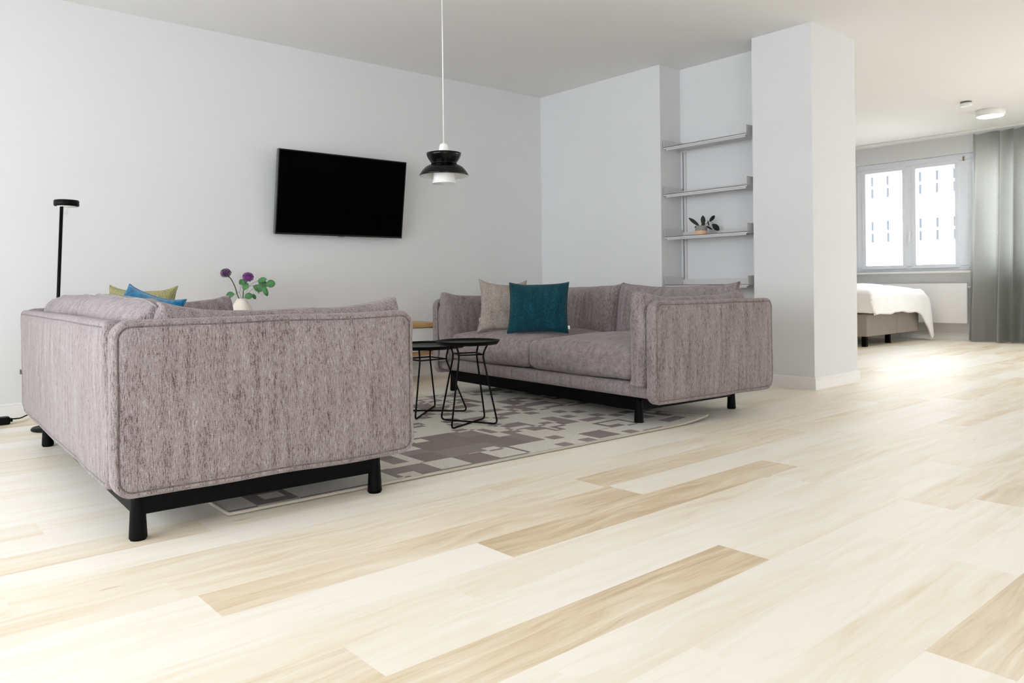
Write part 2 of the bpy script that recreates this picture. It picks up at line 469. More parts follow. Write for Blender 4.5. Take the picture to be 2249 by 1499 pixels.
def window_x(name, x, y0, y1, z0, z1, panes, handles):
    root = bpy.data.objects.new(name, None); COL.objects.link(root); root['kind'] = 'structure'
    bm = bmesh.new(); fr = .085
    box(bm, x, x + .09, y0, y1, z0, z0 + .07, .006); box(bm, x, x + .09, y0, y1, z1 - .085, z1, .006)
    box(bm, x, x + .09, y0, y0 + fr, z0 + .07, z1 - .085, .006); box(bm, x, x + .09, y1 - fr, y1, z0 + .07, z1 - .085, .006)
    for a, b in zip(panes, panes[1:]):
        box(bm, x - .004, x + .09, a[1] + .045, b[0] - .045, z0 + .07, z1 - .085, .006)
    link('window_frame', bm, M['frame'], root)
    for (a, b), h in zip(panes, handles):
        casement(root, x - .012, a - .055, b + .055, z0 + .04, z1 - .075, .055, .06, h)
    # inner sill board
    link('window_sill', nb(x - .16, x + .02, y0 - .04, y1 + .04, z0 - .03, z0, .005), M['trim'], root)
    return root
w1 = window_x('window_1', XW + .05, WIN_1[0], WIN_1[1], WZ0, WZ1,
              [(3.06, 3.70), (3.925, 4.425), (4.605, 5.12)], [None, 4.50, None])
bm = bmesh.new(); box(bm, XW + .03, XW + .04, 3.80, 3.82, 2.38, 2.44, .002)
link('window_hinge', bm, M['brass'], w1)
window_x('window_2', XW + .05, WIN_2[0], WIN_2[1], .08, WZ1,
         [(-2.07, -1.0), (-.8, .3), (.5, 1.5), (1.7, 2.35)], [None]*4)
window_x('window_3', XN - .14, WIN_NEAR[0], WIN_NEAR[1], .2, 2.5, [(1.04, 1.9), (2.1, 2.95), (3.15, 4.05), (4.25, 5.16)], [None]*4)
bm = bmesh.new()
for xx in (ADDED_WIN_R[0], ADDED_WIN_R[1] - .06): box(bm, xx, xx + .06, YR - .12, YR - .05, .25, 2.45, .005)
for zz in (.25, 2.39): box(bm, ADDED_WIN_R[0] + .06, ADDED_WIN_R[1] - .06, YR - .115, YR - .055, zz, zz + .06, .005)
struct('added_window_bedroom', bm, M['frame'])  # frame of the unseen opening added for more light in the bedroom
bm = bmesh.new()
for k in range(5):
    xx = ADDED_WIN_S[0] + (ADDED_WIN_S[1] - ADDED_WIN_S[0] - .06) * k / 4; box(bm, xx, xx + .06, YR - .12, YR - .05, .06, 1.9, .005)
for zz in (.06, 1.84):
    for k in range(4):
        xx = ADDED_WIN_S[0] + (ADDED_WIN_S[1] - ADDED_WIN_S[0] - .06) * k / 4; box(bm, xx + .06, xx + (ADDED_WIN_S[1] - ADDED_WIN_S[0] - .06) / 4, YR - .115, YR - .055, zz, zz + .06, .005)
struct('added_window_side', bm, M['frame'])  # frame of the unseen opening added to light the near floor

# ---------------------------------------------------------------- upholstery builders
def wob(p, k, amp):
    return noise.noise(Vector(p) * k) * amp
def rrect(u0, u1, v0, v1, r, nc=7, ns=12):
    """points of a rounded rectangle, the same count for every inset"""
    pts = []
    cs = [(u1 - r, v0 + r, -PI/2), (u1 - r, v1 - r, 0), (u0 + r, v1 - r, PI/2), (u0 + r, v0 + r, PI)]
    for i, (cu, cv, a0) in enumerate(cs):
        arc = [(cu + r * math.cos(a0 + PI/2 * k/nc), cv + r * math.sin(a0 + PI/2 * k/nc)) for k in range(nc + 1)]
        pts += arc
        nu, nv, na = cs[(i + 1) % 4]
        nx = (nu + r * math.cos(na), nv + r * math.sin(na))
        for k in range(1, ns): pts.append((arc[-1][0] + (nx[0] - arc[-1][0]) * k/ns, arc[-1][1] + (nx[1] - arc[-1][1]) * k/ns))
    return pts
def slab(name, parent, u0, u1, v0, v1, th, fn, r=.07, mat='chenille', seed=0.0):
    """upholstered panel with a rolled rim and a welted seam; fn maps (u, v, n) to 3D"""
    T_ = th / 2
    prof = [(0, .5), (.004, .82), (.012, .98), (.017, .98), (.0205, .78), (.025, .97), (.05, 1.04), (.11, 1.12), (.18, 1.17), (.25, 1.2)]
    seq = [(i, f) for i, f in reversed(prof)] + [(i, -f) for i, f in prof]
    bm = bmesh.new(); rings = []
    def P(u, v, n):
        q = Vector((u * 1.0, v, seed))
        return fn(u + wob((v, seed, n), 5, .004), v + wob((u, seed + 3, n), 3.5, .006), n * (1 + 0) + wob((u, v, seed), 4, .005))
    for ins, f in seq:
        pts = rrect(u0 + ins, u1 - ins, v0 + ins, v1 - ins, max(r - ins, .012))
        rings.append([bm.verts.new(P(a, b, T_ * f)) for a, b in pts])
    k = len(rings[0])
    for a, b in zip(rings, rings[1:]):
        for i in range(k): bm.faces.new((a[i], a[(i+1) % k], b[(i+1) % k], b[i]))
    for rg, f in ((rings[0], 1.2), (rings[-1], -1.2)):
        prev = rg
        uc, vc = (u0 + u1) / 2, (v0 + v1) / 2
        pts = rrect(u0 + .25, u1 - .25, v0 + .25, v1 - .25, .012)
        for s_ in (.6, .3):
            nx = [bm.verts.new(P(uc + (a - uc) * s_, vc + (b - vc) * s_, T_ * f)) for a, b in pts]
            for i in range(k): bm.faces.new((prev[i], prev[(i+1) % k], nx[(i+1) % k], nx[i]))
            prev = nx
        c = bm.verts.new(P(uc, vc, T_ * f))
        for i in range(k): bm.faces.new((prev[i], prev[(i+1) % k], c))
    o = link(name, bm, M[mat], parent, True)
    for sgn in (1, -1):
        bm = bmesh.new()
        pts = rrect(u0 + .0205, u1 - .0205, v0 + .0205, v1 - .0205, max(r - .0205, .012))
        tube(bm, [P(a, b, sgn * T_ * .84) for a, b in pts], .0030, 6, True)
        link('piping', bm, M['piping'], o, True)
    return o
def pillow(name, parent, w_, h_, t_, mat, pinch=.08, ex=4, pw=.55, amp=.006, seed=0.0, n=26, loc=None, mrot=None, peak=0.0, zb=0.0):
    """cushion in its own x (width) z (height) plane, y is thickness"""
    bm = bmesh.new(); G = {}
    for side in (1, -1):
        for i in range(n + 1):
            for j in range(n + 1):
                u, v = -1 + 2 * i / n, -1 + 2 * j / n
                # denser rows near the seam
                u = math.sin(u * PI/2) * .35 + u * .65; v = math.sin(v * PI/2) * .35 + v * .65
                edge = i in (0, n) or j in (0, n)
                if edge and side == -1: G[side, i, j] = G[1, i, j]; continue
                x = w_/2 * u * (1 - pinch * (1 - v*v) * abs(u)**3)
                z = h_/2 * v * (1 - pinch * (1 - u*u) * abs(v)**3)
                z += peak * (abs(u)**4) * max(v, 0)
                th = 0 if edge else t_/2 * max(0, (1 - abs(u)**ex) * (1 - abs(v)**ex))**pw
                y = side * th
                q = Vector((x * 3 + seed, z * 3, side * .4 + seed))
                y += noise.noise(q * 1.5) * amp * 2 * (0 if edge else 1) + noise.noise(Vector((x * 14, z * 5 + seed, seed))) * amp * .6
                z += noise.noise(Vector((x * 5, seed, .3))) * amp * 1.2
                y += zb * (v * v)
                G[side, i, j] = bm.verts.new((x, y, z))
    for side in (1, -1):
        for i in range(n):
            for j in range(n):
                bm.faces.new((G[side, i, j], G[side, i+1, j], G[side, i+1, j+1], G[side, i, j+1]))
    o = link(name, bm, M[mat], parent, True)
    if mrot is not None: o.matrix_basis = Matrix.Translation(loc or (0, 0, 0)) @ mrot
    elif loc: o.location = loc
    # seam welt round the rim
    bm = bmesh.new()
    ij = [(i, 0) for i in range(n)] + [(n, j) for j in range(n)] + [(i, n) for i in range(n, 0, -1)] + [(0, j) for j in range(n, 0, -1)]
    pts = []
    me = o.data
    # recompute rim coordinates
    for i, j in ij:
        u, v = -1 + 2 * i / n, -1 + 2 * j / n
        u = math.sin(u * PI/2) * .35 + u * .65; v = math.sin(v * PI/2) * .35 + v * .65
        x = w_/2 * u * (1 - pinch * (1 - v*v) * abs(u)**3)
        z = h_/2 * v * (1 - pinch * (1 - u*u) * abs(v)**3) + peak * (abs(u)**4) * max(v, 0)
        y = noise.noise(Vector((x * 14, z * 5 + seed, seed))) * amp * .6
        z += noise.noise(Vector((x * 5, seed, .3))) * amp * 1.2
        y += zb * (v * v)
        pts.append((x, y, z))
    tube(bm, pts, .0032, 6, True)
    link('piping', bm, M[mat], o, True)
    return o
def puff(name, parent, x0, x1, y0, y1, z0, z1, r, bulge, mat, seed=0.0, n=18, amp=.005, peak=0.0, crease=None):
    """box cushion: rounded edges, crowned top, a seam line along the front"""
    bm = bmesh.new()
    cx, cy, cz = (x0+x1)/2, (y0+y1)/2, (z0+z1)/2
    hx, hy, hz = (x1-x0)/2, (y1-y0)/2, (z1-z0)/2
    V = {}
    def vert(a, b, c):
        k = (a, b, c)
        if k in V: return V[k]
        def f(t):
            s = -1 + 2 * t / n
            return math.sin(s * PI/2) * .5 + s * .5
        u, v, w2 = f(a), f(b), f(c)
        p = Vector((u * hx, v * hy, w2 * hz))
        q = Vector((max(-hx + r, min(hx - r, p.x)), max(-hy + r, min(hy - r, p.y)), max(-hz + r*.9, min(hz - r*.9, p.z))))
        d = p - q
        if d.length > 1e-6: p = q + d.normalized() * min(d.length, r)
        cr = (1 - u*u) ** .7 * (1 - v*v) ** .7 if abs(u) < 1 and abs(v) < 1 else 0
        p.z += (bulge if w2 > 0 else -bulge * .15) * cr * abs(w2)
        p.x += .014 * u * (1 - w2*w2) * (1 - v**4)
        p.y += .010 * v * (1 - w2*w2)
        if w2 > 0: p.z += peak * abs(u) ** 5 * w2 ** 3
        if w2 < 0: p.x += peak * .8 * u * w2 ** 6
        if crease:
            zz = cz + p.z; p.x -= .010 * max(u, 0) ** 3 * math.exp(-((zz - crease) / .014) ** 2)
            p.y += .008 * v * abs(u) ** 3 * math.exp(-((zz - crease + .07) / .05) ** 2)
        q2 = Vector((p.x + seed, p.y - seed, p.z))
        p += Vector((noise.noise(q2 * 6), noise.noise(q2 * 6 + Vector((5, 1, 2))), noise.noise(q2 * 5 + Vector((1, 7, 3))))) * amp
        V[k] = bm.verts.new(Vector((cx, cy, cz)) + p); return V[k]
    for a in range(n):
        for b in range(n):
            for fx in ((lambda i, j: (i, j, 0)), (lambda i, j: (i, j, n)), (lambda i, j: (i, 0, j)), (lambda i, j: (i, n, j)), (lambda i, j: (0, i, j)), (lambda i, j: (n, i, j))):
                q = [fx(a, b), fx(a+1, b), fx(a+1, b+1), fx(a, b+1)]
                try: bm.faces.new([vert(*k) for k in q])
                except ValueError: pass
    return link(name, bm, M[mat], parent, True)

def make_sofa(name, label, loc, rz, seed, tilt=(0, 0)):
    """local frame: x 0 (back) to 1.085 (front), y along the length"""
    t = thing(name, label, 'sofa', loc, rz)
    D, L, Z0, Z1 = 1.085, 2.24, .15, .705
    for y in (.035, L - .035):
        slab('arm_panel', t, .005, D, Z0 - .004, Z1, .066, lambda u, v, n, y=y: Vector((u, y + n, v)), .060, seed=seed + y)
    slab('back_panel', t, .07, L - .07, Z0 + .012, Z1 - .004, .066, lambda u, v, n: Vector((.033 + n, u, v)), .05, seed=seed + 9)
    link('platform', nb(.05, D - .03, .07, L - .07, .17, .252, .028, 4), M['chenille'], t, True)
    a = .195
    puff('seat_cushion', t, .16, D - .025, a, L/2 - .003, .262, .44, .05, .055, 'chenille_h', seed + 1)
    puff('seat_cushion', t, .16, D - .025, L/2 + .003, L - a, .262, .44, .05, .055, 'chenille_h', seed + 4)
    # back cushions, leaning against the back panel
    for k, (ya, yb) in enumerate(((.13, L/2 + .01), (L/2 - .01, L - .13))):
        R = Matrix.Rotation(-.16, 4, 'Y') @ Matrix.Rotation(PI/2, 4, 'Z') @ Matrix.Rotation(tilt[k], 4, 'Y')
        pillow('back_cushion', t, yb - ya, .42, .22, 'chenille', .03, 5, .5, .008, seed + k * 2.3, 28, (.195, (ya + yb)/2, .575 - abs(tilt[k]) * .1), R, .022 if not tilt[k] else -.020)
    # slim boxed cushions standing against the arms
    for k, y in enumerate((.138, L - .138)):
        puff('arm_cushion', t, .16, D - .012, y - .062, y + .062, .236, .718, .046, .006, 'chenille', seed + 5 + k, 32, .009, .050, .650)
    # black wooden under-frame
    bm = bmesh.new(); xa, xb, ya, yb = .09, D - .145, .072, 1.985
    box(bm, xa + .01, xb - .01, ya - .014, ya + .014, .080, .172, .003); box(bm, xa + .01, xb - .01, yb - .014, yb + .014, .080, .172, .003)
    box(bm, xa - .014, xa + .014, ya + .01, yb - .01, .080, .172, .003); box(bm, xb - .014, xb + .014, ya + .01, yb - .01, .080, .172, .003)
    link('under_frame', bm, M['black'], t)
    for x in (xa, xb):
        for y in (ya, yb):
            link('leg', lathe(bmesh.new(), [(.022, .17), (.022, .12), (.0245, .07), (.0275, .012), (.0275, .006), (.024, .003), (.024, 0)], (x, y, 0), 24), M['black'], t, True)
    # woven label on the back edge
    return t
RZ1 = math.radians(-2.2)
sofa1 = make_sofa('sofa', 'mauve-grey chenille sofa in the foreground, seen from behind its back and arm', (.600, 2.585, 0), RZ1, 0.0, (-.03, .012))
link('care_label', nb(-.006, .002, 2.19, 2.20, .36, .385), M['piping'], sofa1)
A2 = PI + math.radians(-3.2)
c_, s_ = math.cos(A2), math.sin(A2)
lx, ly = 1.085, 2.24
make_sofa('sofa', 'mauve-grey chenille sofa facing the room, with the teal cushion on its seat',
          (3.228 - (c_ * lx - s_ * ly), 2.590 - (s_ * lx + c_ * ly), 0), A2, 20.0)

# ---------------------------------------------------------------- throw cushions
def throw(name, label, c, yaw, lean, roll, w_, h_, t_, mat, seed, pinch=.1, tab=None, group=None):
    R = Matrix.Rotation(yaw, 4, 'Z') @ Matrix.Rotation(lean, 4, 'X') @ Matrix.Rotation(roll, 4, 'Y')
    o = pillow(name, None, w_, h_, t_, mat, pinch, 3, .5, .006, seed, 26, c, R, 0.012)
    tag(o, label, 'cushion', group)
    if tab:
        bx = bmesh.new(); x, z = tab
        box(bx, x - .012, x + .012, -.002, .002, z - .012, z + .012)
        link('fabric_tab', bx, M['label'], o)
    return o
VIEW = math.atan2(CF.y, CF.x) - PI/2          # yaw that turns a cushion face-on to the camera
throw('throw_cushion', 'dark teal square cushion propped on the far sofa', (3.575, 3.870, .638), VIEW - .12, -.42, .0, .415, .365, .13, 'teal', 1.2, .07, (.205, -.14))
throw('throw_cushion', 'taupe linen cushion tucked behind the dark teal one', (3.565, 4.243, .642), VIEW + .05, -.36, .05, .35, .40, .12, 'taupe', 4.2, .15, (-.15, -.1))
throw('throw_cushion', 'bright blue cushion leaning in the corner of the foreground sofa', at(306, 726, 3.58), VIEW - .30, -.35, .24, .36, .37, .11, 'blue', 7.7, .08)
throw('throw_cushion', 'olive-yellow cushion behind the bright blue one', at(302, 703, 4.05), VIEW - .10, -.3, .02, .385, .36, .13, 'olive', 9.1, .12)

# ---------------------------------------------------------------- rug
def make_rug():
    t = thing('area_rug', 'cream and mauve pixel-block wool rug under the black side tables', 'rug', (1.0, 2.695, 0.001), math.radians(-1.2))
    Lx, Ly, H = 2.76, 1.90, .012
    def lift(x, y):
        # the corner by the far sofa's leg curls up
        d = max(0, (x - (Lx - .26)) / .26) * max(0, 1 - y / .5)
        return .024 * d ** 1.8
    def grid(z0, inset):
        bm = bmesh.new(); nx, ny = 60, 40; V = []
        for i in range(nx + 1):
            V.append([bm.verts.new((inset + (Lx - 2*inset) * i/nx, inset + (Ly - 2*inset) * j/ny, z0 + lift(Lx * i/nx, Ly * j/ny))) for j in range(ny + 1)])
        for i in range(nx):
            for j in range(ny): bm.faces.new((V[i][j], V[i+1][j], V[i+1][j+1], V[i][j+1]))
        return bm
    link('rug_pile', grid(H, .004), M['rug'], t)
    link('rug_backing', grid(.002, .002), M['rug_back'], t)
    pts = []
    for k in range(40): pts.append((Lx * k/40, 0))
    for k in range(30): pts.append((Lx, Ly * k/30))
    for k in range(40): pts.append((Lx - Lx * k/40, Ly))
    for k in range(30): pts.append((0, Ly - Ly * k/30))
    bm = bmesh.new(); tube(bm, [(x, y, .0075 + lift(x, y) + wob((x, y, 1), 9, .0008)) for x, y in pts], .0068, 8, True)
    link('rug_binding', bm, M['rug_edge'], t, True)
make_rug()

# ---------------------------------------------------------------- wire side tables
def side_table(label, c, ang, zt, rt, zr, rring, rbase, rtop, group=None):
    t = thing('side_table', label, 'side table', (c[0], c[1], .013), ang, group)
    zt -= .013; zr -= .013
    prof = [(0, zt - .022), (rt - .018, zt - .022), (rt - .003, zt - .004), (rt, zt), (rt - .004, zt), (rt - .010, zt - .006), (rt - .022, zt - .018), (0, zt - .018)]
    link('tray_top', lathe(bmesh.new(), prof, n=64, close=False), M['blackmetal'], t, True)
    link('tray_surface', lathe(bmesh.new(), [(0, zt - .0175), (rt - .022, zt - .0175), (rt - .012, zt - .0085)], n=64, close=False), M['tray'], t, True)
    for k in range(2):
        def P(r, z): return Vector((r * math.cos(k * PI/2), r * math.sin(k * PI/2), z))
        pts = [P(rtop, zt - .02), P(rring, zr), P(rbase, .006), P(-rbase, .006), P(-rring, zr), P(-rtop, zt - .02)]
        if k:
            pts[2].z += .009; pts[3].z += .009
        path = [pts[0]] + fillet([pts[0], pts[1], pts[2]], .01, 3)[1:-1]
        full = fillet(pts, .03, 6)
        bm = bmesh.new(); tube(bm, full, .0052, 10)
        link('leg_frame', bm, M['blackmetal'], t, True)
    bm = bmesh.new()
    for z in (zr, ):
        tube(bm, fillet([(rring * math.cos(a), rring * math.sin(a), z) for a in (0, PI/2, PI, 3*PI/2)], .004, 2, True), .0042, 8, True)
    link('brace_ring', bm, M['blackmetal'], t, True)
    return t
side_table('smaller, taller black wire side table overlapping the wider one', (2.658, 3.471), math.radians(22), .490, .185, .412, .095, .187, .128, 'black wire side tables')
side_table('wider, lower black wire side table partly behind the foreground sofa', (2.702, 3.966), math.radians(42), .442, .258, .350, .130, .262, .150, 'black wire side tables')

# ---------------------------------------------------------------- television
tv = thing('television', 'black flat screen television mounted on the left wall', 'television', (3.07, 5.66, 1.545))
R = Matrix.Rotation(math.radians(8.0), 4, 'X')
tv.rotation_euler = (math.radians(8.0), 0, math.radians(0.0))
hw, hh = .575, .328
link('tv_body', nb(-hw + .004, hw - .004, -.018, .03, -hh + .004, hh - .004, .006), M['tvframe'], tv)
link('screen', nb(-hw + .009, hw - .009, -.0225, -.018, -hh + .014, hh - .009), M['screen'], tv)
bm = bmesh.new()
box(bm, -hw, -hw + .008, -.022, .0, -hh, hh, .001); box(bm, hw - .008, hw, -.022, .0, -hh, hh, .001)
box(bm, -hw + .008, hw - .008, -.022, .0, hh - .008, hh, .001); box(bm, -hw + .008, hw - .008, -.022, .0, -hh, -hh + .012, .001)
link('bezel', bm, M['tvframe'], tv)
link('side_strip', nb(-hw - .0015, -hw + .0005, -.018, .012, -hh + .004, hh - .004), M['tvedge'], tv)
link('status_sensor', nb(-.03, .02, -.022, -.012, -hh - .006, -hh + .001, .001), M['tvedge'], tv)
link('wall_mount', nb(-.14, .14, .03, .055, -.12, .12, .004), M['blackmetal'], tv)
link('wall_mount', nb(-.05, .05, .055, .095, .0, .1, .004), M['blackmetal'], tv)

# ---------------------------------------------------------------- pendant lamp
DP = 4.42; s1 = DP / FPX
rim = at(975.5, 386, DP)
pd = thing('pendant_lamp', 'black two-tier pendant lamp on a white cable', 'lamp', rim)
def pf(l): return [(r * s1, (386 - y) * s1) for r, y in l]
link('lower_shade', lathe(bmesh.new(), pf([(24, 362), (28, 361), (35, 363.5), (42, 368), (48, 374.5), (52, 381), (54, 386), (53.2, 386.2), (51.2, 381.5), (47.2, 375.3), (41.4, 369), (34.6, 364.6), (28, 362.2), (24, 363)]), n=64, close=False), M['gloss_black'], pd, True)
lin = link('shade_lining', lathe(bmesh.new(), pf([(27, 363.4), (34, 365.4), (41, 369.9), (46.9, 376.1), (50.8, 382), (52.9, 386.4), (53.6, 386.6)]), n=64, close=False), M['whitegloss'], pd, True)
link('upper_shade', lathe(bmesh.new(), pf([(24, 361), (27, 360.5), (27.5, 358), (30.5, 354), (34, 348.5), (37, 342), (38.4, 336.5), (37.6, 336.2), (36.2, 342), (33.2, 348), (29.7, 353), (25, 356)]), n=64, close=False), M['gloss_black'], pd, True)
link('shade_lining', lathe(bmesh.new(), pf([(24.5, 355.6), (29.4, 352.6), (32.9, 347.6), (35.8, 341.8), (37.4, 336)]), n=64, close=False), M['whitegloss'], pd, True)
link('inner_cylinder', lathe(bmesh.new(), pf([(22.5, 364), (23.5, 385), (24.2, 396), (26.5, 402), (27, 403), (26, 403.2), (23, 398), (22.4, 385), (21.5, 364)]), n=48, close=False), M['whitegloss'], pd, True)
link('socket_cover', lathe(bmesh.new(), pf([(12, 352), (11.2, 336), (10.4, 326), (8.6, 318), (7, 316.3), (3.4, 315.6), (3.1, 313), (0, 312.6)]), n=32), M['cable_white'], pd, True)
link('waist_ring', lathe(bmesh.new(), pf([(26.2, 360.6), (28.3, 360), (28.3, 358.6), (26.2, 358)]), n=48, close=False), M['gloss_black'], pd, True)
bm = bmesh.new(); tube(bm, [(0, 0, 73 * s1), (0, 0, HC - rim.z - .02)], .0036, 8)
link('cable', bm, M['cable_white'], pd, True)
link('ceiling_rose', lathe(bmesh.new(), [(.05, HC - rim.z), (.05, HC - rim.z - .012), (.035, HC - rim.z - .028), (.006, HC - rim.z - .03)], n=32), M['cable_white'], pd, True)

# ---------------------------------------------------------------- floor lamp, its cord and the power strip
LB = Vector((.885, 5.10, 0))
lp = thing('floor_lamp', 'slim black floor lamp behind the foreground sofa', 'lamp', LB)
link('lamp_base', lathe(bmesh.new(), [(0, .0), (.108, 0), (.112, .004), (.112, .012), (.106, .018), (.0, .018)], n=48, close=False), M['blackmetal'], lp, True)
hd = at(146, 446, 4.50) - LB
top = at(135.5, 449, 4.47) - LB
bm = bmesh.new(); tube(bm, [(0, 0, .012), top], .0095, 12)
link('pole', bm, M['blackmetal'], lp, True)
bm = lathe(bmesh.new(), [(0, -.018), (.062, -.018), (.066, -.014), (.066, .012), (.062, .017), (0, .017)], tuple(hd), 48, False)
link('lamp_head', bm, M['blackmetal'], lp, True)
link('lamp_diffuser', lathe(bmesh.new(), [(0, -.022), (.05, -.022), (.05, -.017), (0, -.017)], tuple(hd), 32, False), M['diffuser'], lp, True)
bm = bmesh.new()
q = at(147, 456, 4.49) - LB; tube(bm, [q + Vector((0, 0, .005)), q - Vector((0, 0, .04))], .004, 8)
tube(bm, [top + Vector((.0, 0, -.05)), q - Vector((0, 0, .034))], .0015, 6)
link('dimmer_rod', bm, M['cable_white'], lp, True)
ps = thing('power_strip', 'black power adaptor on the floor against the left skirting', 'power strip', (.655, 5.50, 0), 0)
link('housing', nb(-.13, .07, -.035, .035, 0, .045, .008), M['blackmetal'], ps)
link('cord_grip', nb(.07, .085, -.012, .012, .012, .034, .004), M['blackmetal'], ps)
bm = bmesh.new()
cp = [(.745, 5.525, .024), (.79, 5.56, .020), (.83, 5.60, .028), (.865, 5.615, .032), (.905, 5.58, .022), (.93, 5.48, .010), (.95, 5.36, .008), (.94, 5.26, .010), (.91, 5.215, .014)]
def smooth(pts, n=6):
    pts = [Vector(p) for p in pts]; out = []
    for i in range(len(pts) - 1):
        p0, p1, p2, p3 = pts[max(i-1, 0)], pts[i], pts[i+1], pts[min(i+2, len(pts)-1)]
        for k in range(n):
            t = k / n
            out.append(.5 * ((2*p1) + (p2-p0)*t + (2*p0-5*p1+4*p2-p3)*t*t + (3*p1-p0-3*p2+p3)*t**3))
    return out + [pts[-1]]
tube(bm, smooth(cp), .0042, 8)
bmesh.ops.translate(bm, verts=bm.verts, vec=-ps.location)
link('cord', bm, M['blackmetal'], ps, True)

# ---------------------------------------------------------------- wall-hung lowboard under the television
lb = thing('lowboard', 'wall-hung white lowboard with oak top, glimpsed between the sofas', 'sideboard', (0, 0, 0))
X0, X1, Ya, Yb = 1.45, 3.86, 5.36, YL - .001
link('oak_top', nb(X0, X1, Ya - .01, Yb, .455, .490, .004), M['oak'], lb)
link('oak_bottom', nb(X0, X1, Ya, Yb, .222, .250, .003), M['oak'], lb)
link('carcass', nb(X0 + .01, X1 - .01, Ya + .022, Yb, .250, .455), M['whitegloss'], lb)
for k in range(3):
    a = X0 + .012 + k * (X1 - X0 - .024) / 3
    link('door', nb(a + .002, a + (X1 - X0 - .024)/3 - .002, Ya + .004, Ya + .022, .256, .449, .002), M['whitegloss'], lb)

# ---------------------------------------------------------------- vase and flowers (on the lowboard)
DV = 5.50; sv = DV / FPX
def ray_y(px, py, Y):
    d = CF + CR * ((px - PCX)/FPX) - CU * ((py - PCY)/FPX); return CP + d * (Y / d.y)
VB = ray_y(530.5, 655, 5.55); VZ = .490
DV = (VB - CP).dot(CF); sv = DV / FPX
hv = VB.z - VZ
vs = thing('vase', 'cream ceramic vase with a wide belly standing on the lowboard', 'vase', (VB.x, VB.y, VZ))
vp = [(0, .0), (.058, 0), (.072, .008), (.084, .03), (.088, .055), (.084, .085)]
vp += [(26 * sv, hv - 30 * sv), (20 * sv, hv - 18 * sv), (13.5 * sv, hv - 7 * sv), (9.3 * sv, hv), (8.4 * sv, hv), (11 * sv, hv - 8 * sv), (0, hv - 10 * sv)]
link('vase_body', lathe(bmesh.new(), vp, n=48, close=False), M['vase'], vs, True)
def leafmesh(bm, c, d, nrm, L_, W_, fold=.15, curl=.1, n=8):
    """oval leaf from a stalk point c along d, facing nrm"""
    d = Vector(d).normalized(); nrm = Vector(nrm); nrm = (nrm - d * nrm.dot(d)).normalized(); s = d.cross(nrm)
    top = []; rows = []
    for k in range(n + 1):
        t = k / n; wd = W_/2 * math.sin(PI * min(1, (t * .97 + .015))) ** .62 * (1 - .18 * (1 - t) ** 2)
        p = Vector(c) + d * (L_ * t) - nrm * (curl * L_ * t * t)
        rows.append([(p + s * wd * q + nrm * (fold * abs(q) * wd)) for q in (-1, -.5, 0, .5, 1)])
    for off in (0.0006, -0.0006):
        V = [[bm.verts.new(p + nrm * off) for p in r] for r in rows]; top.append(V)
        for a, b in zip(V, V[1:]):
            for i in range(4): bm.faces.new((a[i], a[i+1], b[i+1], b[i]))
    A, B = top
    for i in range(n):
        bm.faces.new((A[i][0], A[i+1][0], B[i+1][0], B[i][0])); bm.faces.new((A[i][4], A[i+1][4], B[i+1][4], B[i][4]))
    return bm
def V3(px, py, dd=0.0): return at(px, py, DV + dd)
def flower(label, stem_px, hc, rad, mat, dd, squash=.85):
    root = thing('flower', label, 'flower', V3(*stem_px[0], 0) * 1.0)
    o = root.location.copy()
    pts = smooth([V3(x, y, dd * k / (len(stem_px) - 1)) - o for k, (x, y) in enumerate(stem_px)], 6)
    bm = bmesh.new(); tube(bm, pts, .0042, 8)
    link('stem', bm, M['stem'], root, True)
    c = V3(*hc, dd) - o; bm = bmesh.new(); rg = random.Random(int(hc[0]))
    bmesh.ops.create_icosphere(bm, subdivisions=3, radius=rad * .72, matrix=Matrix.Translation(c) @ Matrix.Diagonal((1, 1, squash, 1)))
    g = PI * (3 - math.sqrt(5)); n = 150
    for i in range(n):
        z = 1 - 2 * (i + .5) / n; r = math.sqrt(1 - z*z); a = g * i
        dv = Vector((r * math.cos(a), r * math.sin(a), z)); rr_ = rad * (.86 + .22 * rg.random())
        p = c + Vector((dv.x, dv.y, dv.z * squash)) * rr_
        u = dv.orthogonal().normalized(); v = dv.cross(u)
        s = rad * .17 * (.8 + .5 * rg.random())
        cc = bm.verts.new(p - dv * s * .5); ring = []
        for k in range(10):
            al = 2*PI*k/10 + a; q = s * (1.0 if k % 2 == 0 else .45)
            ring.append(bm.verts.new(p + (u * math.cos(al) + v * math.sin(al)) * q + dv * s * .3 * (1 if k % 2 == 0 else 0)))
        for k in range(10): bm.faces.new((cc, ring[k], ring[(k+1) % 10]))
    link('flower_head', bm, M[mat], root, False)
    return root
f1 = flower('dusty mauve globe flower leaning left out of the vase', [(529, 664), (521, 646), (517, 632), (509, 615), (500, 604)], (496, 599), 11.0 * sv, 'bloom_dusty', .0)
f2 = flower('bright purple globe flower standing upright in the vase', [(533, 664), (534, 648), (535, 636), (540, 622), (543, 614)], (545, 608), 11.4 * sv, 'bloom', .01)
def leaves(root, items, mat='leaf'):
    o = root.location
    for (bx_, by_, tx, ty, wpx, dd, tw) in items:
        a = V3(bx_, by_, dd) - o; b = V3(tx, ty, dd + .012) - o
        bm = bmesh.new(); nrm = -CF + CR * tw + CU * .25
        leafmesh(bm, a, b - a, nrm, (b - a).length * 1.08, wpx * sv * 1.2, .12, .08)
        link('leaf', bm, M[mat], root, True)
leaves(f2, [(537, 627, 528, 614, 12, -.01, .2), (535, 637, 543, 622, 13, -.02, -.2)])
